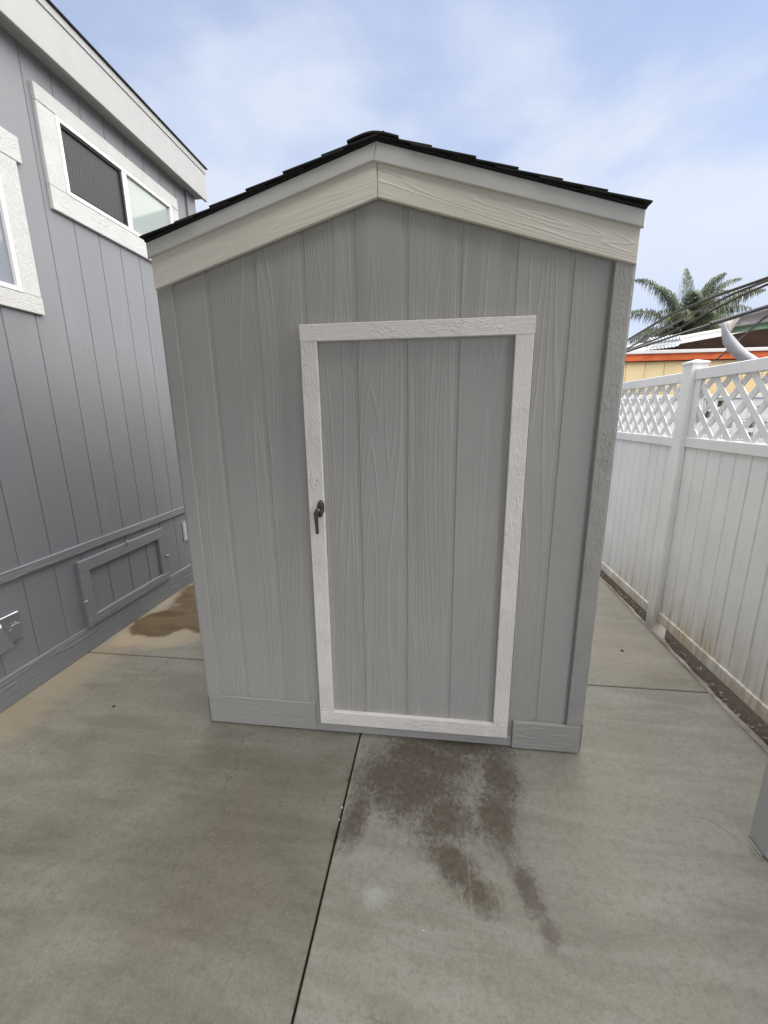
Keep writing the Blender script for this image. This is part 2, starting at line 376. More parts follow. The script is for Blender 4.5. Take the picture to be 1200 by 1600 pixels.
# ------------------------------------------------------------------ shed
XL,XR,XA=-.197,1.639,.721; SL=.2920; SG=.2032; GW=.019; DEP=2.46
gz=lambda x:2.348-SL*abs(x-XA)
shed=empty('storage_shed',(XA,DEP/2,0)); tag(shed,'grey wooden storage shed with cream trimmed door and black shingle roof','shed')
def S(mb,name,mat,parent=None,smooth=False):
    o=mb.build(name,mat,None,smooth); p=parent or shed; o.parent=p
    if p is shed: o.matrix_parent_inverse=Matrix.Translation(shed.location).inverted()
    return o
# core
core=MB(); prof=[(XL+.02,.0),(XR-.02,.0),(XR-.02,gz(XR)+.02),(XA,gz(XA)+.08),(XL+.02,gz(XL)+.02)]
core.plate(prof,.0040,DEP-.0055,0.0,'y'); wall=S(core,'wall',M_shed_back)
def clip_top(x0,x1):
    p=[(x0,.02),(x1,.02),(x1,gz(x1)+.05)]
    if x0<XA<x1: p.append((XA,gz(XA)+.05))
    p.append((x0,gz(x0)+.05)); return p
for k in range(-1,8):
    x0=k*SG+GW; x1=(k+1)*SG
    x0=max(x0,XL+.004); x1=min(x1,XR-.004) if k<7 else XR-.063-.007
    S(MB().plate(clip_top(x0,x1),0.0,.0041,.0026,'y'),'siding_board',M_shed,wall)
    S(MB().plate(clip_top(x0,x1),DEP,DEP-.0056,.0038,'y'),'siding_board',M_shed,wall)
n=int(DEP/SG)+1
for side,xf,xb in ((0,XL,XL+.0212),(1,XR,XR-.0212)):
    for k in range(n):
        y0=k*SG+GW*.5+.002; y1=min((k+1)*SG-GW*.5,DEP-.004)
        if y1-y0<.02: continue
        S(MB().plate([(y0,.02),(y1,.02),(y1,gz(XL)+.06),(y0,gz(XL)+.06)],xf+(.004 if side==0 else -.004),xb,.0038,'x'),'siding_board',M_shed,wall)
# corner trim
S(MB().plate([(XR-.063,.152),(XR+.003,.152),(XR+.003,gz(XR+.003)+.004),(XR-.063,gz(XR-.063)+.004)],-.0185,.0,.0025,'y'),'corner_trim',M_shed_trim)
S(MB().plate([(XL-.003,.166),(XL+.058,.166),(XL+.058,gz(XL+.058)+.004),(XL-.003,gz(XL-.003)+.004)],-.009,.0,.002,'y'),'corner_trim',M_shed)
for xx,s in ((XR,1),(XL,-1)):
    S(MB().box(min(xx,xx+.016*s),max(xx,xx+.016*s),.001,.075,.152,gz(XR)+.02,.002),'corner_trim',M_shed_trim)
    S(MB().box(min(xx,xx+.016*s),max(xx,xx+.016*s),DEP-.075,DEP,.152,gz(XR)+.02,.002),'corner_trim',M_shed_trim)
# skirting
S(MB().box(XL-.003,.371,-.0098,-.0002,.005,.164,.003),'skirting_board',M_shedx)
S(MB().box(1.335,XR+.003,-.0195,-.0002,.005,.1505,.003),'skirting_board',M_shedx)
S(MB().box(.3715,1.3345,-.0085,-.0002,.005,.0585,.003),'threshold',M_shedx)
for xx,s in ((XR,1),(XL,-1)):
    S(MB().box(min(xx-.003*s,xx+.018*s),max(xx-.003*s,xx+.018*s),.0005,DEP,.0,.15,.003),'skirting_board',M_housey)
# gable fascia: rotated boards so the grain follows the slope
ang=math.atan(SL)
def sloped(poly,front,back,c,name,mat,sgn,parent=None):
    a=ang*sgn; ca,sa=math.cos(a),math.sin(a)      # rotation about y by +a carries local x to (ca,-sa)
    loc=[((x-XA)*ca-(z-2.3)*sa, (x-XA)*sa+(z-2.3)*ca) for x,z in poly]
    o=MB().plate(loc,front,back,c,'y').build(name,mat)
    o.parent=parent or shed; o.location=(XA-shed.location.x,-shed.location.y,2.3); o.rotation_euler=(0,a,0)
    return o
H1,H2=.111,.168
xr,xl=XR+.006,XL-.006
sloped([(XA+.0008,gz(XA)),(xr,gz(xr)),(xr,gz(xr)+H1+.03),(XA+.0008,gz(XA)+H1+.03)],-.024,-.0085,.002,'fascia_board',M_fascia_r,1)
sloped([(XA-.0008,gz(XA)),(xl,gz(xl)),(xl,gz(xl)+H1+.03),(XA-.0008,gz(XA)+H1+.03)],-.024,-.0085,.002,'fascia_board',M_fascia_l,-1)
xr2,xl2=XR+.012,XL-.012
sloped([(XA-.012,gz(XA)+H1-.0015),(xr2,gz(xr2)+H1+.002),(xr2,gz(xr2)+H2),(XA,gz(XA)+H2)],-.036,-.0243,.003,'drip_flashing',M_drip,1)
sloped([(XA-.0125,gz(XA-.0125)+H1+.002),(xl2,gz(xl2)+H1+.002),(xl2,gz(xl2)+H2),(XA-.0005,gz(XA)+H2)],-.0368,-.0243,.003,'drip_flashing',M_drip,-1)
# side eave boards + back gable boards
for xx,s in ((xr,1),(xl,-1)):
    S(MB().box(min(xx-.02*s,xx+.004*s),max(xx-.02*s,xx+.004*s),.002,DEP+.02,gz(XR)+.0,gz(XR)+H2-.01,.002),'eave_board',M_drip)
sloped([(XA,gz(XA)),(xr,gz(xr)),(xr,gz(xr)+H1),(XA,gz(XA)+H1)],DEP+.022,DEP+.0005,.002,'fascia_board',M_fascia_r,1)
sloped([(XA,gz(XA)),(xl,gz(xl)),(xl,gz(xl)+H1),(XA,gz(XA)+H1)],DEP+.022,DEP+.0005,.002,'fascia_board',M_fascia_l,-1)
# roof deck and shingles
deck=MB(); e=.012; top=gz(XA)+H2+.001
dp=[(XA,top),(XR+e,top-SL*(XR+e-XA)),(XR+e,top-SL*(XR+e-XA)+.006),(XA,top+.006),(XL-e,top-SL*(XA-XL+e)+.006),(XL-e,top-SL*(XA-XL+e))]
nn=len(dp); deck.v=[(x,-.043,z) for x,z in dp]+[(x,DEP+.04,z) for x,z in dp]
deck.f=[(0,1,2,3),(0,3,4,5),(6,9,8,7),(6,11,10,9)]+[(i,(i+1)%nn,nn+(i+1)%nn,nn+i) for i in range(nn)]
roof=S(deck,'roof',M_shingle)
tabs={}
def tab_mesh(w):
    key=round(w,3)
    if key not in tabs:
        m=MB().box(-.235,.0,0,w,0,.0065,.0012); tabs[key]=m.mesh('shingle'); tabs[key].materials.append(M_shingle)
    return tabs[key]
random.seed(11)
for s in (1,-1):
    for k in range(6):
        d=.940-.1485*k
        y=-.047-random.uniform(0,.008); first=.30 if k%2==0 else .15
        while y<DEP+.03:
            w=first-.003; first=.30; w=min(w,DEP+.05-y)
            o=bpy.data.objects.new('shingle',tab_mesh(w)); COL.objects.link(o); o.parent=roof
            dd=d+random.uniform(-.002,.003); zt=top+.0065-SL*dd+.0075
            o.location=(XA+s*dd,y if s>0 else y+w,zt+random.uniform(0,.0015))
            o.rotation_euler=(0,ang-R(2.6)+random.uniform(-.004,.004),0 if s>0 else math.pi)
            if s<0: o.rotation_euler=Matrix.Rotation(math.pi,3,'Z').__matmul__(Matrix.Rotation(ang-R(2.6),3,'Y')).to_euler()
            y+=w+.003
y=DEP+.04; capm=MB(); pr=[]
for i in range(13):
    a=-.092+.184*i/12; hgt=top+.0145-SL*(math.sqrt(a*a+.0016)-.04)*1.22
    pr.append((a,hgt))
L=.235; v=[]
for yy,lift in ((0,.004),(L,-.004)):
    v+=[(a,yy,h_+lift) for a,h_ in pr]+[(a,yy,h_+lift-.006) for a,h_ in pr]
capm.v=v; m=13
for i in range(m-1):
    capm.f+=[(i,i+1,2*m+i+1,2*m+i),(m+i,3*m+i,3*m+i+1,m+i+1),(i,m+i,m+i+1,i+1),(2*m+i,2*m+i+1,3*m+i+1,3*m+i)]
capm.f+=[(0,2*m,3*m,m),(m-1,2*m-1,4*m-1,3*m-1)]
cme=capm.mesh('ridge_cap'); cme.materials.append(M_shingle); y=-.055
while y<DEP:
    o=bpy.data.objects.new('ridge_cap',cme); COL.objects.link(o); o.parent=roof
    o.location=(XA-.012+random.uniform(-.004,.004),y,random.uniform(0,.002)); y+=.14
# door
DL,DR,DB,DT=.3995,1.3105,.0645,1.9235; door_root=MB().box(DL+.01,DR-.01,-.0045,-.0012,DB+.01,DT-.01)
door=S(door_root,'door',M_shed_back)
gx=[(.4668,3*SG),(3*SG+GW,4*SG),(4*SG+GW,5*SG),(5*SG+GW,6*SG),(6*SG+GW,6*SG+GW+.02)]
for a,b in gx[:4]:
    S(MB().plate([(a,.13),(b,.13),(b,1.87),(a,1.87)],-.0090,-.0046,.0026,'y'),'door_board',M_shed,door)
TW=.068
S(MB().box(DL,DL+TW,-.029,-.0067,DB+.0705,DT-.0645,.002),'trim_board',M_door_v,door)
S(MB().box(DR-TW,DR,-.029,-.0067,DB+.0705,DT-.0645,.002),'trim_board',M_door_v,door)
S(MB().box(DL-.0012,DR+.0012,-.0295,-.0067,DT-.0642,DT,.002),'trim_board',M_door_h,door)
S(MB().box(DL+.0005,DR-.0005,-.0285,-.0067,DB,DB+.0702,.002),'trim_board',M_door_h,door)
S(MB().box(DR+.0014,DR+.0062,-.0040,-.0005,DB+.01,DT-.02),'door_gap_shade',M_dark,door)  # dark strip standing in for the shaded gap beside the door
# T-handle: oval rose, hub and drooping lever
hb=MB()
def ellipse_disc(mb,cx,cz,rx,rz,y0,y1,n=24,tilt=0):
    b=len(mb.v)
    for yy,sc2 in ((y0,1.0),(y1+ (y0-y1)*.35,1.0),(y1,.82)):
        for k in range(n):
            a=2*math.pi*k/n; px=rx*sc2*math.cos(a); pz=rz*sc2*math.sin(a)
            mb.v.append((cx+px*math.cos(tilt)-pz*math.sin(tilt),yy,cz+px*math.sin(tilt)+pz*math.cos(tilt)))
    for i in range(2):
        for k in range(n): mb.f.append((b+i*n+k,b+i*n+(k+1)%n,b+(i+1)*n+(k+1)%n,b+(i+1)*n+k))
    mb.f.append(tuple(b+2*n+k for k in range(n)))
hx,hz_=.449,1.168
ellipse_disc(hb,hx+.004,hz_+.004,.0165,.040,-.029,-.036,tilt=-.12)
hb.tube([(hx,-.034,hz_),(hx,-.058,hz_),(hx,-.066,hz_)],[.0105,.0105,.009],14)
hb.tube([(hx+.012,-.060,hz_+.006),(hx,-.064,hz_+.003),(hx-.008,-.064,hz_-.012),(hx-.0095,-.062,hz_-.040),(hx-.0085,-.060,hz_-.075),(hx-.008,-.059,hz_-.098),(hx-.008,-.059,hz_-.104)],[.008,.0105,.0105,.0085,.0075,.0075,.004],12)
hb.tube([(hx+.004,-.0355,hz_+.030),(hx+.004,-.0375,hz_+.030)],.0045,10)
S(hb,'handle',M_handle,door,True)

# ------------------------------------------------------------------ house on the left
HX=-1.41; HY0,HY1=-6.0,2.53
house=empty('house',(-3.6,0,0)); tag(house,'blue grey house with white framed windows and grooved siding on the left','house')
INVH=Matrix.Translation(house.location).inverted()
def Hh(mb,name,mat,parent=None,smooth=False):
    o=mb.build(name,mat,None,smooth); o.parent=parent or house
    if not parent: o.matrix_parent_inverse=INVH
    return o
def Hp(name,parent=None):
    o=empty(name); o.parent=parent or house
    if not parent: o.matrix_parent_inverse=INVH
    return o
hwall=Hh(MB().box(-5.6,HX-.0045,HY0,HY1-.002,0,3.70),'wall',M_houseb)
bw=SG-.0045
bu=MB().plate([(0,.72),(bw,.72),(bw,3.66),(0,3.66)],HX,HX-.0072,.0022,'x').mesh('siding_board'); bu.materials.append(M_house)
bl=MB().plate([(0,.02),(bw,.02),(bw,.715),(0,.715)],HX,HX-.0072,.0022,'x').mesh('siding_board'); bl.materials.append(M_house)
k0=int((HY0-.82)/SG)
for k in range(-23,8):
    y0=.820+k*SG+.00225
    for me in (bu,bl):
        o=link('siding_board',me,None,hwall,None); o.location=(0,y0,0)
Hh(MB().box(HX-.003,-1.391,HY0,HY1+.004,.690,.748,.004),'belt_board',M_housey)
Hh(MB().box(HX-.003,-1.393,HY0,HY1+.004,.0,.174,.004),'skirting_board',M_housey)
Hh(MB().box(HX-.004,-1.391,2.405,HY1+.018,.7485,3.635,.003),'corner_board',M_house)
Hh(MB().box(HX-.006,-1.397,2.42,HY1+.012,.1745,.6895,.003),'corner_board',M_house)
# eaves
Hh(MB().box(-1.44,-1.302,HY0,2.60,3.625,3.637),'soffit',M_hfas)
Hh(MB().box(-1.325,-1.300,HY0,2.615,3.603,3.835,.003),'fascia_board',M_hfas)
Hh(MB().box(-1.322,-1.294,HY0,2.622,3.836,3.884,.002),'drip_edge',M_hfas)
rf=MB(); rz=3.885; rise=.18
prf=[(-1.282,rz),(-1.282,rz+.010),(-3.6,rz+2.33*rise+.014),(-5.9,rz+.03),(-5.9,rz),(-3.6,rz+2.33*rise-.02)]
rf.v=[(x,HY0-.1,z) for x,z in prf]+[(x,2.645,z) for x,z in prf]
rf.f=[(0,1,2,5),(2,3,4,5),(6,11,8,7),(8,11,10,9)]+[(i,(i+1)%6,6+(i+1)%6,6+i) for i in range(6)]
Hh(rf,'roof',M_shingle)
ge=MB().plate([(-5.6,3.70),(-1.45,3.70),(-1.45,3.86),(-3.6,3.86+2.15*rise),(-5.6,3.86)],HY1-.01,HY1-.2,0,'y'); Hh(ge,'gable',M_house)
# windows
def screen_mat():
    t=NT('insect_screen'); v=t.obj(); w=t.n('ShaderNodeTexWave',wave_type='BANDS',bands_direction='Y'); t.put(w.inputs['Vector'],v)
    w.inputs['Scale'].default_value=14.0; w.inputs['Distortion'].default_value=5.0; w.inputs['Detail'].default_value=1.5; w.inputs['Detail Scale'].default_value=1.2
    c=t.mix(w.outputs['Fac'],(.022,.024,.024),(.050,.052,.051))
    return t.done(c,.55,None,.35)
M_screen=screen_mat()
def glass_mat(name,col):
    t=NT(name); t.b.inputs['IOR'].default_value=1.5
    return t.done(col,.04,None,.5)
M_glass_p=glass_mat('pale_curtained_glass',(.30,.345,.325)); M_glass_d=glass_mat('dim_glass',(.22,.235,.265))
M_blind=plain('pale_blind',(.55,.60,.57),.7)
def window(y0,y1,z0,z1,tl,tr,tt,tb,split,name='window',ears=0.0,dark_left=True):
    w=Hp(name)
    xt=-1.388
    Hh(MB().box(HX-.0025,xt+.002,y0-tl-ears,y1+tr+ears,z1,z1+tt,.003),'trim_board',M_ht_h,w)
    Hh(MB().box(HX-.0025,xt+.001,y0-tl-(.004 if ears else 0),y1+tr+(.004 if ears else 0),z0-tb,z0,.003),'trim_board',M_ht_h,w)
    Hh(MB().box(HX-.0025,xt,y0-tl,y0,z0+.0005,z1-.0005,.003),'trim_board',M_ht_v,w)
    Hh(MB().box(HX-.0025,xt,y1,y1+tr,z0+.0005,z1-.0005,.003),'trim_board',M_ht_v,w)
    fw=.026; xf=-1.3845; xb=HX-.006
    f=MB(); f.box(xb,xf,y0+.001,y1-.001,z1-fw,z1-.001,.002); f.box(xb,xf,y0+.001,y1-.001,z0+.001,z0+fw,.002)
    f.box(xb,xf,y0+.001,y0+fw,z0+fw,z1-fw,.002); f.box(xb,xf,y1-fw,y1-.001,z0+fw,z1-fw,.002); Hh(f,'frame',M_wframe,w)
    if split:
        Hh(MB().box(xb,xf-.003,split-.022,split+.024,z0+fw+.0005,z1-fw-.0005,.002),'mullion',M_wframe,w)
        sw=.016; a,b=y0+fw,split-.022; s=MB(); xs_=-1.394
        s.box(xb,xs_,a,b,z1-fw-sw,z1-fw-.0004,.001); s.box(xb,xs_,a,b,z0+fw+.0004,z0+fw+sw,.001); s.box(xb,xs_,a,a+sw,z0+fw+sw,z1-fw-sw,.001); s.box(xb,xs_,b-sw,b,z0+fw+sw,z1-fw-sw,.001)
        Hh(s,'sash',M_dark if dark_left else M_wframe,w)
        Hh(MB().box(HX+.0005,HX+.003,a+sw,b-sw,z0+fw+sw,z1-fw-sw),'insect_screen',M_screen,w)
        a,b=split+.024,y1-fw
        Hh(MB().box(HX+.0005,HX+.005,a,b,z0+fw,z1-fw),'pane',M_glass_p,w)
    else:
        Hh(MB().box(HX+.0005,HX+.005,y0+fw,y1-fw,z0+fw,z1-fw),'pane',M_glass_d,w)
    return w
w1=window(.985,2.125,2.945,3.372,.125,.105,.092,.130,1.555)
w1['label']='wide sliding window with dark insect screen on its left half'
w2=window(-.72,.545,2.265,2.962,.115,.115,.13,.095,None,ears=.035)
w2['label']='tall window cut off by left edge of photo'
# access hatch in the skirting
hatch=Hp('access_hatch')
A0,A1,B0,B1=.556,1.440,.168,.640; T=.082; xh=-1.3835
Hh(MB().box(HX-.001,xh+.001,A0,A1,B1-T,B1,.003),'rail',M_housey,hatch); Hh(MB().box(HX-.001,xh+.0015,A0,A1,B0,B0+T*.85,.003),'rail',M_housey,hatch)
Hh(MB().box(HX-.001,xh,A0,A0+T,B0+T*.85+.0005,B1-T-.0005,.003),'stile',M_house,hatch); Hh(MB().box(HX-.001,xh,A1-T,A1,B0+T*.85+.0005,B1-T-.0005,.003),'stile',M_house,hatch)
for k in range(-1,3):
    a=max(.82+k*SG+.0045,A0+T+.001); b=min(.82+(k+1)*SG-.0045,A1-T-.001)
    if b-a>.01: Hh(MB().plate([(a,B0+T*.85),(b,B0+T*.85),(b,B1-T),(a,B1-T)],HX+.004,HX-.003,.003,'x'),'panel_board',M_house,hatch)
for (ly,lz,vert) in ((1.0,.646,1),(1.437,.385,0),(.560,.362,0)):
    m_=MB()
    if vert: m_.box(xh+.0005,xh+.009,ly-.008,ly+.008,lz-.022,lz+.012,.002)
    else: m_.box(xh+.0005,xh+.009,ly-.020,ly+.014,lz-.007,lz+.007,.002)
    m_.tube([(xh+.008,ly,lz-.003),(xh+.0125,ly,lz-.003)],.005,8)
    Hh(m_,'latch',M_vent,hatch)
# louvred vent
vt=Hp('vent'); v0,v1,q0,q1=1.735,1.865,.412,.606
f=MB(); f.box(HX-.001,HX+.007,v0,v0+.016,q0,q1,.002); f.box(HX-.001,HX+.007,v1-.016,v1,q0,q1,.002); f.box(HX-.001,HX+.007,v0+.016,v1-.016,q0,q0+.014,.002); f.box(HX-.001,HX+.007,v0+.016,v1-.016,q1-.014,q1,.002)
Hh(f,'vent_frame',M_vent,vt); Hh(MB().box(HX-.002,HX+.0008,v0+.015,v1-.015,q0+.013,q1-.013),'backing',M_dark,vt)
for i in range(11):
    z=q0+.018+i*.0150; lo=MB(); lo.v=[(HX+.001,v0+.016,z+.009),(HX+.001,v1-.016,z+.009),(HX+.008,v1-.016,z),(HX+.008,v0+.016,z),(HX+.002,v0+.016,z+.0105),(HX+.002,v1-.016,z+.0105),(HX+.009,v1-.016,z+.0015),(HX+.009,v0+.016,z+.0015)]
    lo.f=[(0,1,2,3),(4,7,6,5),(0,4,5,1),(1,5,6,2),(2,6,7,3),(3,7,4,0)]; Hh(lo,'louvre',M_vent,vt)
# metal outlet cover
oc=Hp('outlet_cover'); p=MB(); y0,y1,z0,z1=-.045,.138,.345,.507
p.box(HX-.001,HX+.016,y0,y1,z0,z1,.004); Hh(p,'plate',M_metal,oc)
p=MB(); p.v=[(HX+.014,y0+.006,z0+.006),(HX+.014,.052,z0+.006),(HX+.014,.035,z1-.03),(HX+.014,y0+.006,z1-.03),(HX+.062,y0+.006,z0-.005),(HX+.062,.040,z0-.005),(HX+.034,.018,z1-.042),(HX+.034,y0+.006,z1-.042)]
p.f=[(0,1,2,3),(4,7,6,5),(0,4,5,1),(1,5,6,2),(2,6,7,3),(3,7,4,0)]; Hh(p,'flip_cover',M_metal,oc)
p=MB(); c0=(.088,.435)
for a in range(4):
    th=a*math.pi/4+.2; p.tube([(HX+.017,c0[0]-.040*math.cos(th),c0[1]-.024*math.sin(th)),(HX+.0185,c0[0]+.040*math.cos(th),c0[1]+.024*math.sin(th))],.0032,6)
p.tube([(HX+.014,c0[0],c0[1]),(HX+.024,c0[0],c0[1])],[.012,.007],10); Hh(p,'cast_relief',M_metal,oc)

# ------------------------------------------------------------------ vinyl fence on the right
FX=2.637
fence=empty('vinyl_fence',(FX,1.345,0)); tag(fence,'white vinyl fence with lattice top and dirt stained lower pickets','fence')
INVF=Matrix.Translation(fence.location).inverted()
def F(mb,name,parent=None,mat=None):
    o=mb.build(name,mat or M_vinyl); o.parent=parent or fence
    if not parent: o.matrix_parent_inverse=INVF
    return o
PW=.0505; SP=1.93
posts=[1.345+i*SP for i in (-2,-1,0,1,2)]
for py in posts:
    po=F(MB().box(FX-PW,FX+PW,py-PW,py+PW,-.16,1.876,.005),'post')
    c=MB(); c.box(FX-PW-.006,FX+PW+.006,py-PW-.006,py+PW+.006,1.868,1.884,.003)
    h=PW+.003; c.add([(FX-h,py-h,1.8835),(FX+h,py-h,1.8835),(FX+h,py+h,1.8835),(FX-h,py+h,1.8835),(FX,py,1.900)],[(0,1,4),(1,2,4),(2,3,4),(3,0,4),(0,3,2,1)])
    F(c,'post_cap',po)
def clip(poly,x0,x1,z0,z1):
    for ax,lim,keep in ((0,x0,1),(0,x1,-1),(1,z0,1),(1,z1,-1)):
        out=[]
        for i in range(len(poly)):
            a,b=poly[i-1],poly[i]; ia=(a[ax]-lim)*keep>=0; ib=(b[ax]-lim)*keep>=0
            if ia!=ib:
                t=(lim-a[ax])/(b[ax]-a[ax]); out.append((a[0]+t*(b[0]-a[0]),a[1]+t*(b[1]-a[1])))
            if ib: out.append(b)
        poly=out
        if len(poly)<3: return None
    q=[]
    for p_ in poly:
        if not q or (abs(p_[0]-q[-1][0])+abs(p_[1]-q[-1][1]))>.003: q.append(p_)
    if len(q)>2 and abs(q[0][0]-q[-1][0])+abs(q[0][1]-q[-1][1])<=.003: q.pop()
    return q if len(q)>2 else None
RW=.0225; Z=(.044,.122,1.335,1.400,1.768,1.836)
pk=MB()
for i in range(len(posts)-1):
    a,b=posts[i]+PW,posts[i+1]-PW
    dz=0.0 if i!=2 else -.008
    F(MB().box(FX-RW,FX+RW,a-.001,b+.001,Z[0]+dz,Z[1]+dz,.004),'bottom_rail')
    F(MB().box(FX-RW,FX+RW,a-.001,b+.001,Z[2]+dz,Z[3]+dz,.004),'middle_rail')
    F(MB().box(FX-RW,FX+RW,a-.001,b+.001,Z[4]+dz,Z[5]+dz,.004),'top_rail')
    npk=15; w=(b-a)/npk
    me=MB().box(FX-.0105,FX+.0105,.0015,w-.0025,Z[1]-.02,Z[2]+.01,.0045).box(FX-.003,FX+.003,w-.006,w+.005,Z[1]-.018,Z[2]+.008).mesh('picket'); me.materials.append(M_vinyl)
    for k in range(npk):
        o=link('picket',me,None,fence); o.matrix_parent_inverse=INVF; o.location=(random.uniform(-.0012,.0012),a+k*w,dz)
    for yy in (a+.001,b-.061):
        F(MB().box(FX-.016,FX+.016,yy,yy+.060,Z[3]+dz-.001,Z[4]+dz+.001,.003),'lattice_channel')
    l0,l1=a+.062,b-.062; zb,zt=Z[3]-.004,Z[4]+.004; P=.155; SW=.0195
    c=l0-.5
    off=(.66+.0775)%P
    j=math.floor((l0-.5-off)/P)
    while off+j*P<l1+.5:
        y0=off+j*P; j+=1
        for sgn,xf,xb in ((1,FX-.0075,FX-.0005),(-1,FX+.0005,FX+.0075)):
            hw=SW*math.sqrt(2)
            dy=(zt-zb)
            base=y0 if sgn>0 else y0
            q=[(base-hw,zb),(base+hw,zb),(base+hw+sgn*dy,zt),(base-hw+sgn*dy,zt)]
            q=clip(q,l0,l1,zb,zt)
            if not q: continue
            F(MB().plate([(u,v_+dz) for u,v_ in q],xf,xb,.0008,'x'),'lattice_slat')

# ------------------------------------------------------------------ carport over the viewer (only a post shows)
M_post=plain('grey_painted_post',(.50,.51,.50),.5,var=.05,scale=6); M_cover=plain('white_patio_cover',(.62,.62,.60),.6)
cp=empty('carport',(2.19,-.39,0)); tag(cp,'square grey carport post standing on concrete at the right edge','carport')
INVC=Matrix.Translation(cp.location).inverted()
def Cc(mb,name,mat):
    o=mb.build(name,mat); o.parent=cp; o.matrix_parent_inverse=INVC; return o
for py in (-.394,-2.10):
    po=Cc(MB().box(2.150,2.240,py-.045,py+.045,0.004,2.72,.004),'post',M_post)
    fl=MB().box(2.140,2.250,py-.030,py+.030,.0,.0035).build('base_plate',M_vent); fl.parent=po
Cc(MB().box(2.145,2.245,-2.3,-.33,2.7205,2.86,.004),'beam',M_post)
Cc(MB().box(-1.38,2.56,-2.3,-0.38,2.8605,2.92,.004),'roof_panel',M_cover)

# ------------------------------------------------------------------ neighbouring lot
def stucco(name,col): return plain(name,col,.8,var=.06,scale=3,bump=.002,bscale=80)
M_yellow=stucco('yellow_painted_panel',(.86,.70,.40)); M_orange=plain('orange_red_fascia',(.66,.135,.035),.6,var=.25,scale=7)
M_white=plain('white_paint',(.78,.78,.76),.6,var=.04,scale=4); M_brownw=plain('dark_brown_wall',(.085,.045,.028),.8,var=.3,scale=3); M_brown=plain('brown_screen_panel',(.33,.22,.11),.8,var=.2)
yb=empty('yellow_building',(6,7,0)); tag(yb,'low yellow building with orange red fascia and white roof edge behind fence','building')
INVY=Matrix.Translation(yb.location).inverted()
def Yb(mb,name,mat,parent=None,smooth=False):
    o=mb.build(name,mat,None,smooth); o.parent=parent or yb
    if not parent: o.matrix_parent_inverse=INVY
    return o
yw=Yb(MB().box(3.2,11,6.012,7.7,-.05,2.40),'wall',M_yellow)
for k in range(26):
    Yb(MB().box(3.2+k*.30+.004,3.2+(k+1)*.30-.004,6.0,6.0125,-.04,2.375,.003),'wall_panel',M_yellow,yw)
Yb(MB().box(3.0,11.2,5.93,5.965,2.385,2.492,.004),'fascia_board',M_orange)
Yb(MB().box(3.0,11.2,5.90,7.75,2.4925,2.545,.004),'roof',M_white)
Yb(MB().box(3.05,11.1,5.966,6.05,2.375,2.45),'soffit_board',M_brownw)
gh=empty('gabled_house',(8,9,0)); tag(gh,'dark walled house with white sloping rake board behind the yellow building','house')
INVG=Matrix.Translation(gh.location).inverted()
def Gh(mb,name,mat,parent=None):
    o=mb.build(name,mat); o.parent=parent or gh
    if not parent: o.matrix_parent_inverse=INVG
    return o
rk=lambda x:2.914+(x-5.854)*.159
Gh(MB().plate([(3.2,-.05),(14,-.05),(14,rk(10.5)-.55),(10.5,rk(10.5)+.02),(5.2,rk(5.2)+.02),(3.2,rk(3.2)+.02)],8.55,14,0,'y'),'wall',M_brownw)
Gh(MB().plate([(2.9,rk(2.9)),(10.5,rk(10.5)),(10.5,rk(10.5)+.105),(2.9,rk(2.9)+.105)],8.0,8.05,.004,'y'),'rake_board',M_white)
Gh(MB().plate([(2.9,rk(2.9)+.106),(10.5,rk(10.5)+.106),(10.5,rk(10.5)+.15),(2.9,rk(2.9)+.15)],7.95,14.2,.004,'y'),'roof',M_white)
Gh(MB().plate([(10.55,rk(10.5)),(14.3,rk(10.5)-.6),(14.3,rk(10.5)-.45),(10.55,rk(10.5)+.15)],7.95,14.2,.004,'y'),'roof',M_white)
wn_=Gh(MB().box(8.0,9.1,8.50,8.553,2.2,3.14,.004),'window',M_wframe)
Gh(MB().box(8.06,9.04,8.49,8.51,2.26,3.08),'pane',M_glass_p,wn_)
# silver corrugated duct on the roof
d=MB(); pts=[];rd=[]
for i in range(97):
    t_=i/96; x=4.52+t_*.50; zc=2.69+.05*t_; pts.append((x,6.25,zc)); rd.append((.086+.014*math.sin(i*math.pi/5.3))*(1 if t_<.82 else math.sqrt(max(.02,1-((t_-.82)/.18)**2*.75))))
dk=MB().tube(pts,rd,20).build('roof_duct',plain('silver_duct',(.62,.64,.67),.28,.95,.1,20),None,True)
tag(dk,'silver ribbed flexible duct lying on white roof edge','duct')
# sagging canopy: dark pole, strut, drooping canvas
M_pole=plain('black_pole',(.03,.03,.032),.45); M_canvas=plain('grey_canvas',(.50,.47,.44),.85,var=.12,scale=6,bump=.004,bscale=14); M_green=plain('green_canvas',(.20,.30,.19),.85,var=.12,scale=6)
cn=empty('canopy',(5.6,4.5,0)); tag(cn,'black canopy pole with torn sagging grey canvas above fence','canopy')
INVN=Matrix.Translation(cn.location).inverted()
def Cn(mb,name,mat,smooth=False):
    o=mb.build(name,mat,None,smooth); o.parent=cn; o.matrix_parent_inverse=INVN; return o
Cn(MB().tube([(3.25,4.52,2.29),(4.475,4.5,2.669)],.015,8).tube([(4.46,4.5,2.665),(4.53,4.5,2.687)],.030,10).tube([(4.50,4.5,2.677),(6.1,4.5,3.15)],.024,10),'pole',M_pole)
Cn(MB().tube([(4.643,4.56,2.241),(5.124,4.56,2.729),(5.75,4.53,3.04)],.011,8),'strut',M_pole)
Cn(MB().tube([(6.05,4.5,-.06),(6.05,4.5,3.14)],.03,12),'mast',M_pole)
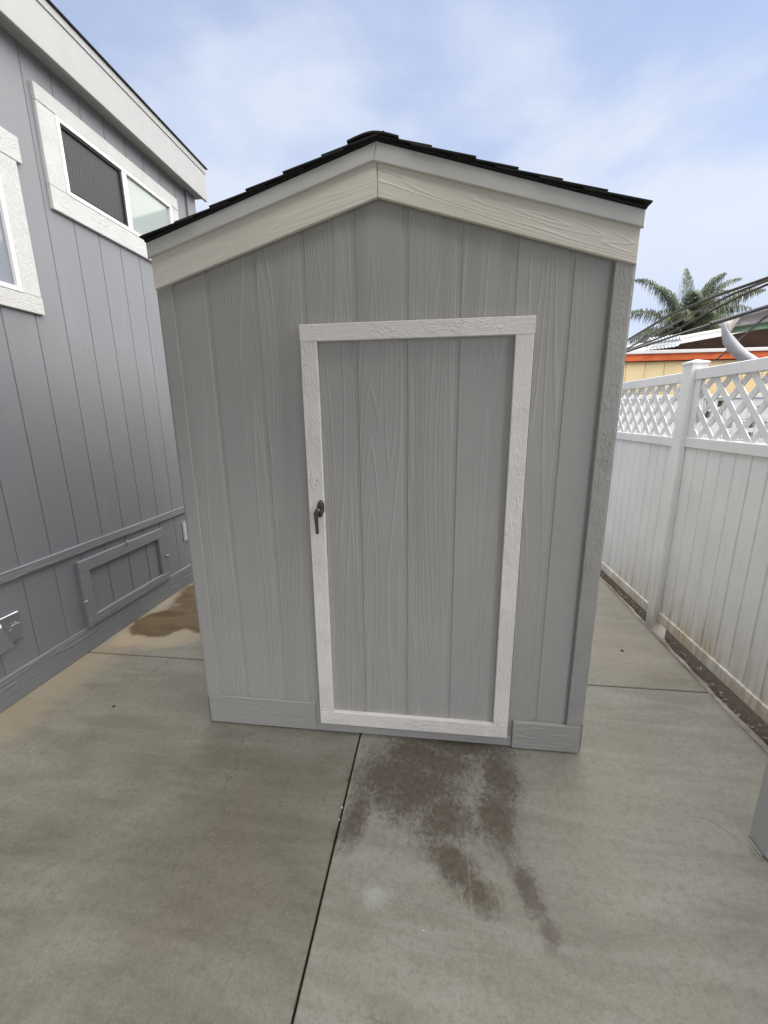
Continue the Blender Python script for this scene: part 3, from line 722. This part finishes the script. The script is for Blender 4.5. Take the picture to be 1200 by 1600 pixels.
def sheet(rows,thick=.004):
    """rows of points (top row, lower rows) made into a thin solid sheet"""
    nr,nc=len(rows),len(rows[0]); mb=MB(); fr=[p for r in rows for p in r]; mb.v=fr+[(x,y+thick,z) for x,y,z in fr]; o=nr*nc
    for i in range(nr-1):
        for j in range(nc-1):
            a=i*nc+j; mb.f.append((a,a+1,a+nc+1,a+nc)); mb.f.append((o+a,o+a+nc,o+a+nc+1,o+a+1))
    for j in range(nc-1):
        mb.f.append((j,o+j,o+j+1,j+1)); a=(nr-1)*nc+j; mb.f.append((a,a+1,o+a+1,o+a))
    for i in range(nr-1):
        a=i*nc; mb.f.append((a,a+nc,o+a+nc,o+a)); a=i*nc+nc-1; mb.f.append((a,o+a,o+a+nc,a+nc))
    return mb
def lerp(a,b,t): return a+(b-a)*t
rows=[]; rows2=[]
for i in range(6):
    t_=i/5; rows.append([(lerp(4.79,6.0,j/12),4.5+.10*math.sin(t_*2.2)+.02*math.sin(j*1.7+t_*4),lerp(lerp(2.735,3.10,j/12),lerp(2.64,2.90,j/12)-.05*math.sin(j/12*3.1),t_)) for j in range(13)])
    rows2.append([(lerp(4.74,6.0,j/12),4.60+.03*math.sin(t_*3)+.02*math.sin(j*1.3),lerp(lerp(2.640,2.90,j/12)-.05*math.sin(j/12*3.1),lerp(2.560,2.78,j/12)-.04*math.sin(j/12*3.1),t_)) for j in range(13)])
Cn(sheet(rows),'canvas',M_canvas,True); Cn(sheet(rows2),'canvas_lining',M_green,True)
rows=[[(lerp(lerp(4.535,4.80,j/6),4.69,t_),4.47-.03*math.sin(j*.9),lerp(lerp(2.655,2.735,j/6),2.51,t_)) for j in range(7)] for t_ in (0,.3,.6,.9)]
Cn(sheet(rows),'canvas_corner',M_canvas,True)
M_flap=plain('silver_canvas',(.42,.42,.43),.5,var=.1,scale=8,bump=.003,bscale=20)
rows=[]
cl=[(4.545,2.66),(4.60,2.55),(4.66,2.45),(4.75,2.35),(4.85,2.265),(4.97,2.19),(5.12,2.10)]
for k,(x,z) in enumerate(cl):
    wd_=.02+.09*min(1,k/2.2); rows.append([(x+wd_*(q-.5)*1.2,4.42-.05*math.cos((q-.5)*3),z+wd_*(q-.5)*.75) for q in (0,.2,.4,.6,.8,1)])
Cn(sheet(rows),'canvas_flap',M_flap,True)
# overhead cables
def cable(pts,rad,label):
    p=[Vector(q) for q in pts]; a=p[0]+(p[0]-p[1]).normalized()*1.6; b=p[-1]+(p[-1]-p[-2]).normalized()*6
    a.z=p[0].z-.25; b.z=p[-1].z+.5
    tag(MB().tube([a]+p+[b],rad,8).build('utility_cable',M_cable,None,True),label,'cable',group='overhead cables')
M_cable=plain('dusty_cable',(.060,.052,.045),.7)
cable([(4.283,6.532,2.8),(4.634,5.858,3.079),(4.929,5.29,3.184),(5.208,4.755,3.25)],.021,'topmost thick dark cable crossing in front of the palm')
cable([(4.726,7.586,2.8),(4.886,6.523,2.989),(5.009,5.704,3.114),(5.092,5.15,3.178),(5.163,4.678,3.2)],.018,'middle dark cable merging with topmost cable at right')
cable([(4.548,5.689,2.75),(4.676,5.36,2.857),(4.805,5.027,2.967),(4.921,4.728,3.049),(5.026,4.457,3.1)],.017,'lowest of the three dark cables crossing the palm')
# white screen wall with square brown openings seen through the lattice
sw=empty('screen_wall',(6,4.9,0)); tag(sw,'white openwork block wall with brown gaps glimpsed through the lattice','wall')
INVS=Matrix.Translation(sw.location).inverted()
def Sw(mb,name,mat):
    o=mb.build(name,mat); o.parent=sw; o.matrix_parent_inverse=INVS; return o
Sw(MB().box(3.3,8.2,5.08,5.10,-.05,1.74),'backing',M_brown)
Sw(MB().box(3.25,8.25,4.98,5.14,1.745,1.80,.004),'coping',M_white)
random.seed(21); bk={}
for rz_ in range(3):
    for k in range(16):
        x=3.3+k*.305; z=.83+rz_*.305
        key=random.choice((0,0,1,2,3))
        if key not in bk:
            m_=MB()
            if key==0: m_.box(.002,.303,5.0,5.07,.002,.303,.004)
            elif key==1:
                m_.box(.002,.303,5.0,5.07,.002,.06,.003); m_.box(.002,.303,5.0,5.07,.245,.303,.003); m_.box(.002,.06,5.0,5.07,.06,.245,.003); m_.box(.245,.303,5.0,5.07,.06,.245,.003)
            elif key==2:
                m_.box(.002,.303,5.0,5.07,.002,.03,.003); m_.box(.002,.303,5.0,5.07,.275,.303,.003); m_.box(.002,.03,5.0,5.07,.03,.275,.003); m_.box(.275,.303,5.0,5.07,.03,.275,.003); m_.box(.12,.185,5.0,5.07,.03,.275,.003); m_.box(.03,.275,5.003,5.067,.12,.185,.003)
            else:
                m_.box(.002,.303,5.0,5.07,.002,.11,.003); m_.box(.002,.303,5.0,5.07,.195,.303,.003); m_.box(.002,.11,5.0,5.07,.11,.195,.003); m_.box(.195,.303,5.0,5.07,.11,.195,.003)
            bk[key]=m_.mesh('screen_block'); bk[key].materials.append(M_white)
        o=link('screen_block',bk[key],None,sw); o.matrix_parent_inverse=INVS; o.location=(x,0,z)
Sw(MB().box(3.3,8.2,5.0,5.07,-.05,.828,.004),'plinth',M_white)

# ------------------------------------------------------------------ palm
def leaf_mat():
    t=NT('palm_leaf'); v=t.obj(); a=t.noise(v,2.2,3,.6); b=t.noise(v,14,2)
    c=t.mix(t.rng(a,.3,.7),(.050,.072,.030),(.115,.140,.062)); c=t.mix(t.math('MULTIPLY',t.rng(b,.5,.8),.4),c,(.20,.19,.08))
    t.done(c,.5,None,.4); t.b.inputs['Transmission Weight'].default_value=0.0
    return t.m
M_leaf=leaf_mat(); M_bark=plain('palm_bark',(.22,.18,.14),.9,var=.3,scale=5,bump=.02,bscale=9); M_dead=plain('dry_palm_leaf',(.20,.17,.08),.8,var=.3,scale=3)
PX,PY,PZ=11.35,18.5,4.75
palm=empty('palm_tree',(PX,PY,-.07)); tag(palm,'green feathery palm with drooping fronds rising beyond the yellow building','palm tree')
INVP=Matrix.Translation(palm.location).inverted()
def Pm(mb,name,mat,smooth=False):
    o=mb.build(name,mat,None,smooth); o.parent=palm; o.matrix_parent_inverse=INVP; return o
tr=[(PX+.05*math.sin(i*.5),PY,-.07+i*(PZ+.07)/24) for i in range(25)]
Pm(MB().tube(tr,[.22-.003*i+.012*(i%2) for i in range(25)],14),'trunk',M_bark,True)
random.seed(5)
def frond(az,el,L,droop,mat,dens=105,ll=.78):
    mb=MB(); n=26; d=Vector((math.cos(az)*math.cos(el),math.sin(az)*math.cos(el),math.sin(el))); p=Vector((PX,PY,PZ)); pts=[p.copy()]; ds=[d.copy()]
    for i in range(n):
        t_=i/n; d=(d+Vector((0,0,-droop*(.25+1.6*t_*t_))) ).normalized(); p=p+d*L/n; pts.append(p.copy()); ds.append(d.copy())
    mb.tube(pts,[.030*(1-.85*i/n) for i in range(n+1)],5)
    for k in range(dens):
        t_=.16+.84*(k+random.random()*.6)/dens; f_=t_*n; i=min(int(f_),n-1); q=pts[i].lerp(pts[i+1],f_-i); t3=ds[i]
        side=t3.cross(Vector((0,0,1)));
        if side.length<.05: side=Vector((1,0,0))
        side.normalize(); up=side.cross(t3).normalized()
        for s in (-1,1):
            l=ll*(math.sin(math.pi*min(1,.18+.80*t_))**.7)*random.uniform(.75,1.15)
            dr=(side*s*random.uniform(.7,1.0)+t3*random.uniform(.45,.75)+up*random.uniform(-.1,.45)).normalized()
            w=.0135*random.uniform(.7,1.2); wv=t3.cross(dr).normalized().cross(dr).normalized()*w
            p0=q; p1=q+dr*l*.38; p2=p1+(dr*.45+Vector((0,0,-.85))).normalized()*l*.34; p3=p2+(dr*.10+Vector((0,0,-1.0))).normalized()*l*.34
            b=len(mb.v); mb.v+=[tuple(p0-wv*.5),tuple(p0+wv*.5),tuple(p1-wv),tuple(p1+wv),tuple(p2-wv*.8),tuple(p2+wv*.8),tuple(p3)]
            mb.f+=[(b,b+1,b+3,b+2),(b+2,b+3,b+5,b+4),(b+4,b+5,b+6)]
    me=bpy.data.meshes.new('frond'); me.from_pydata(mb.v,[],mb.f); me.update()
    o=link('frond',me,mat,palm); o.matrix_parent_inverse=INVP
    return o
main=[(R(165),R(66),3.3,.075),(R(178),R(42),3.0,.080),(R(100),R(84),2.7,.055),(R(20),R(58),3.6,.060),(R(5),R(50),3.4,.060),(R(30),R(64),3.4,.055),(R(-20),R(45),2.9,.045),(R(190),R(18),2.5,.07),(R(200),R(60),2.6,.06),
      (R(-60),R(70),2.4,.06),(R(-110),R(55),2.3,.07),(R(-80),R(30),2.3,.08),(R(240),R(35),2.3,.08),(R(-30),R(15),2.2,.085)]
for a in main: frond(*a,M_leaf)
for i in range(24): frond(random.uniform(0,2*math.pi),R(random.uniform(0,55)),random.uniform(2.0,2.6),random.uniform(.06,.09),M_leaf,54)
for i in range(7): frond(random.uniform(0,2*math.pi),R(random.uniform(-35,0)),random.uniform(1.5,1.9),.09,M_dead,40,.5)

# ------------------------------------------------------------------ small debris on the concrete
M_peb=plain('dark_debris',(.035,.030,.025),.8); M_pebw=plain('pale_chip',(.62,.61,.58),.7)
random.seed(9)
def chip(x,y,s,mat,name,label):
    bm=bmesh.new(); bmesh.ops.create_icosphere(bm,subdivisions=1,radius=s)
    for v in bm.verts: v.co*=random.uniform(.7,1.25); v.co.z*=.5
    me=bpy.data.meshes.new(name); bm.to_mesh(me); bm.free()
    o=link(name,me,mat,None,(x,y,s*.32)); tag(o,label,'debris',group='specks on the concrete'); o.rotation_euler[2]=random.uniform(0,6)
for x,y,s,l in ((-.809,.042,.009,'small dark crumb on concrete between house and shed'),(2.22,.92,.011,'dark leaf scrap on concrete near the fence post'),):
    chip(x,y,s,M_peb,'crumb',l)
gm=MB()
for i in range(12):
    x=random.uniform(-1.3,2.45); y=random.uniform(-1.2,2.2); s=random.uniform(.0015,.0035)
    gm.box(x-s,x+s,y-s*.7,y+s*.7,0.0003,s,s*.25)
for i in range(2):
    y=random.uniform(-1.0,-.03); s=random.uniform(.0015,.003); x=.5955+random.uniform(-.004,.004); gm.box(x-s,x+s,y-s,y+s,-.003,s,s*.25)
tag(gm.build('grit',M_pebw),'pale grit scattered over the concrete paving','grit',kind='stuff')

lm=MB(); random.seed(31)
for i in range(420):
    y=random.uniform(-1.5,3.2); x=random.uniform(2.592+.012*y,2.70); a=random.uniform(0,3.14); l=random.uniform(.006,.022); w=l*random.uniform(.25,.6); z=-.097+random.uniform(0,.03)
    ca,sa=math.cos(a),math.sin(a); tl=random.uniform(-.008,.008)
    lm.add([(x-l*ca,y-l*sa,z),(x-w*sa,y+w*ca,z+.004+tl),(x+l*ca,y+l*sa,z+tl),(x+w*sa,y-w*ca,z+.003),(x,y,z-.004)],[(0,1,2,3),(0,4,1),(1,4,2),(2,4,3),(3,4,0)])
tag(lm.build('leaf_litter',plain('dry_litter',(.085,.055,.034),.9,var=.5,scale=9)),'dry brown litter in the soil gap under the fence','litter',kind='stuff')
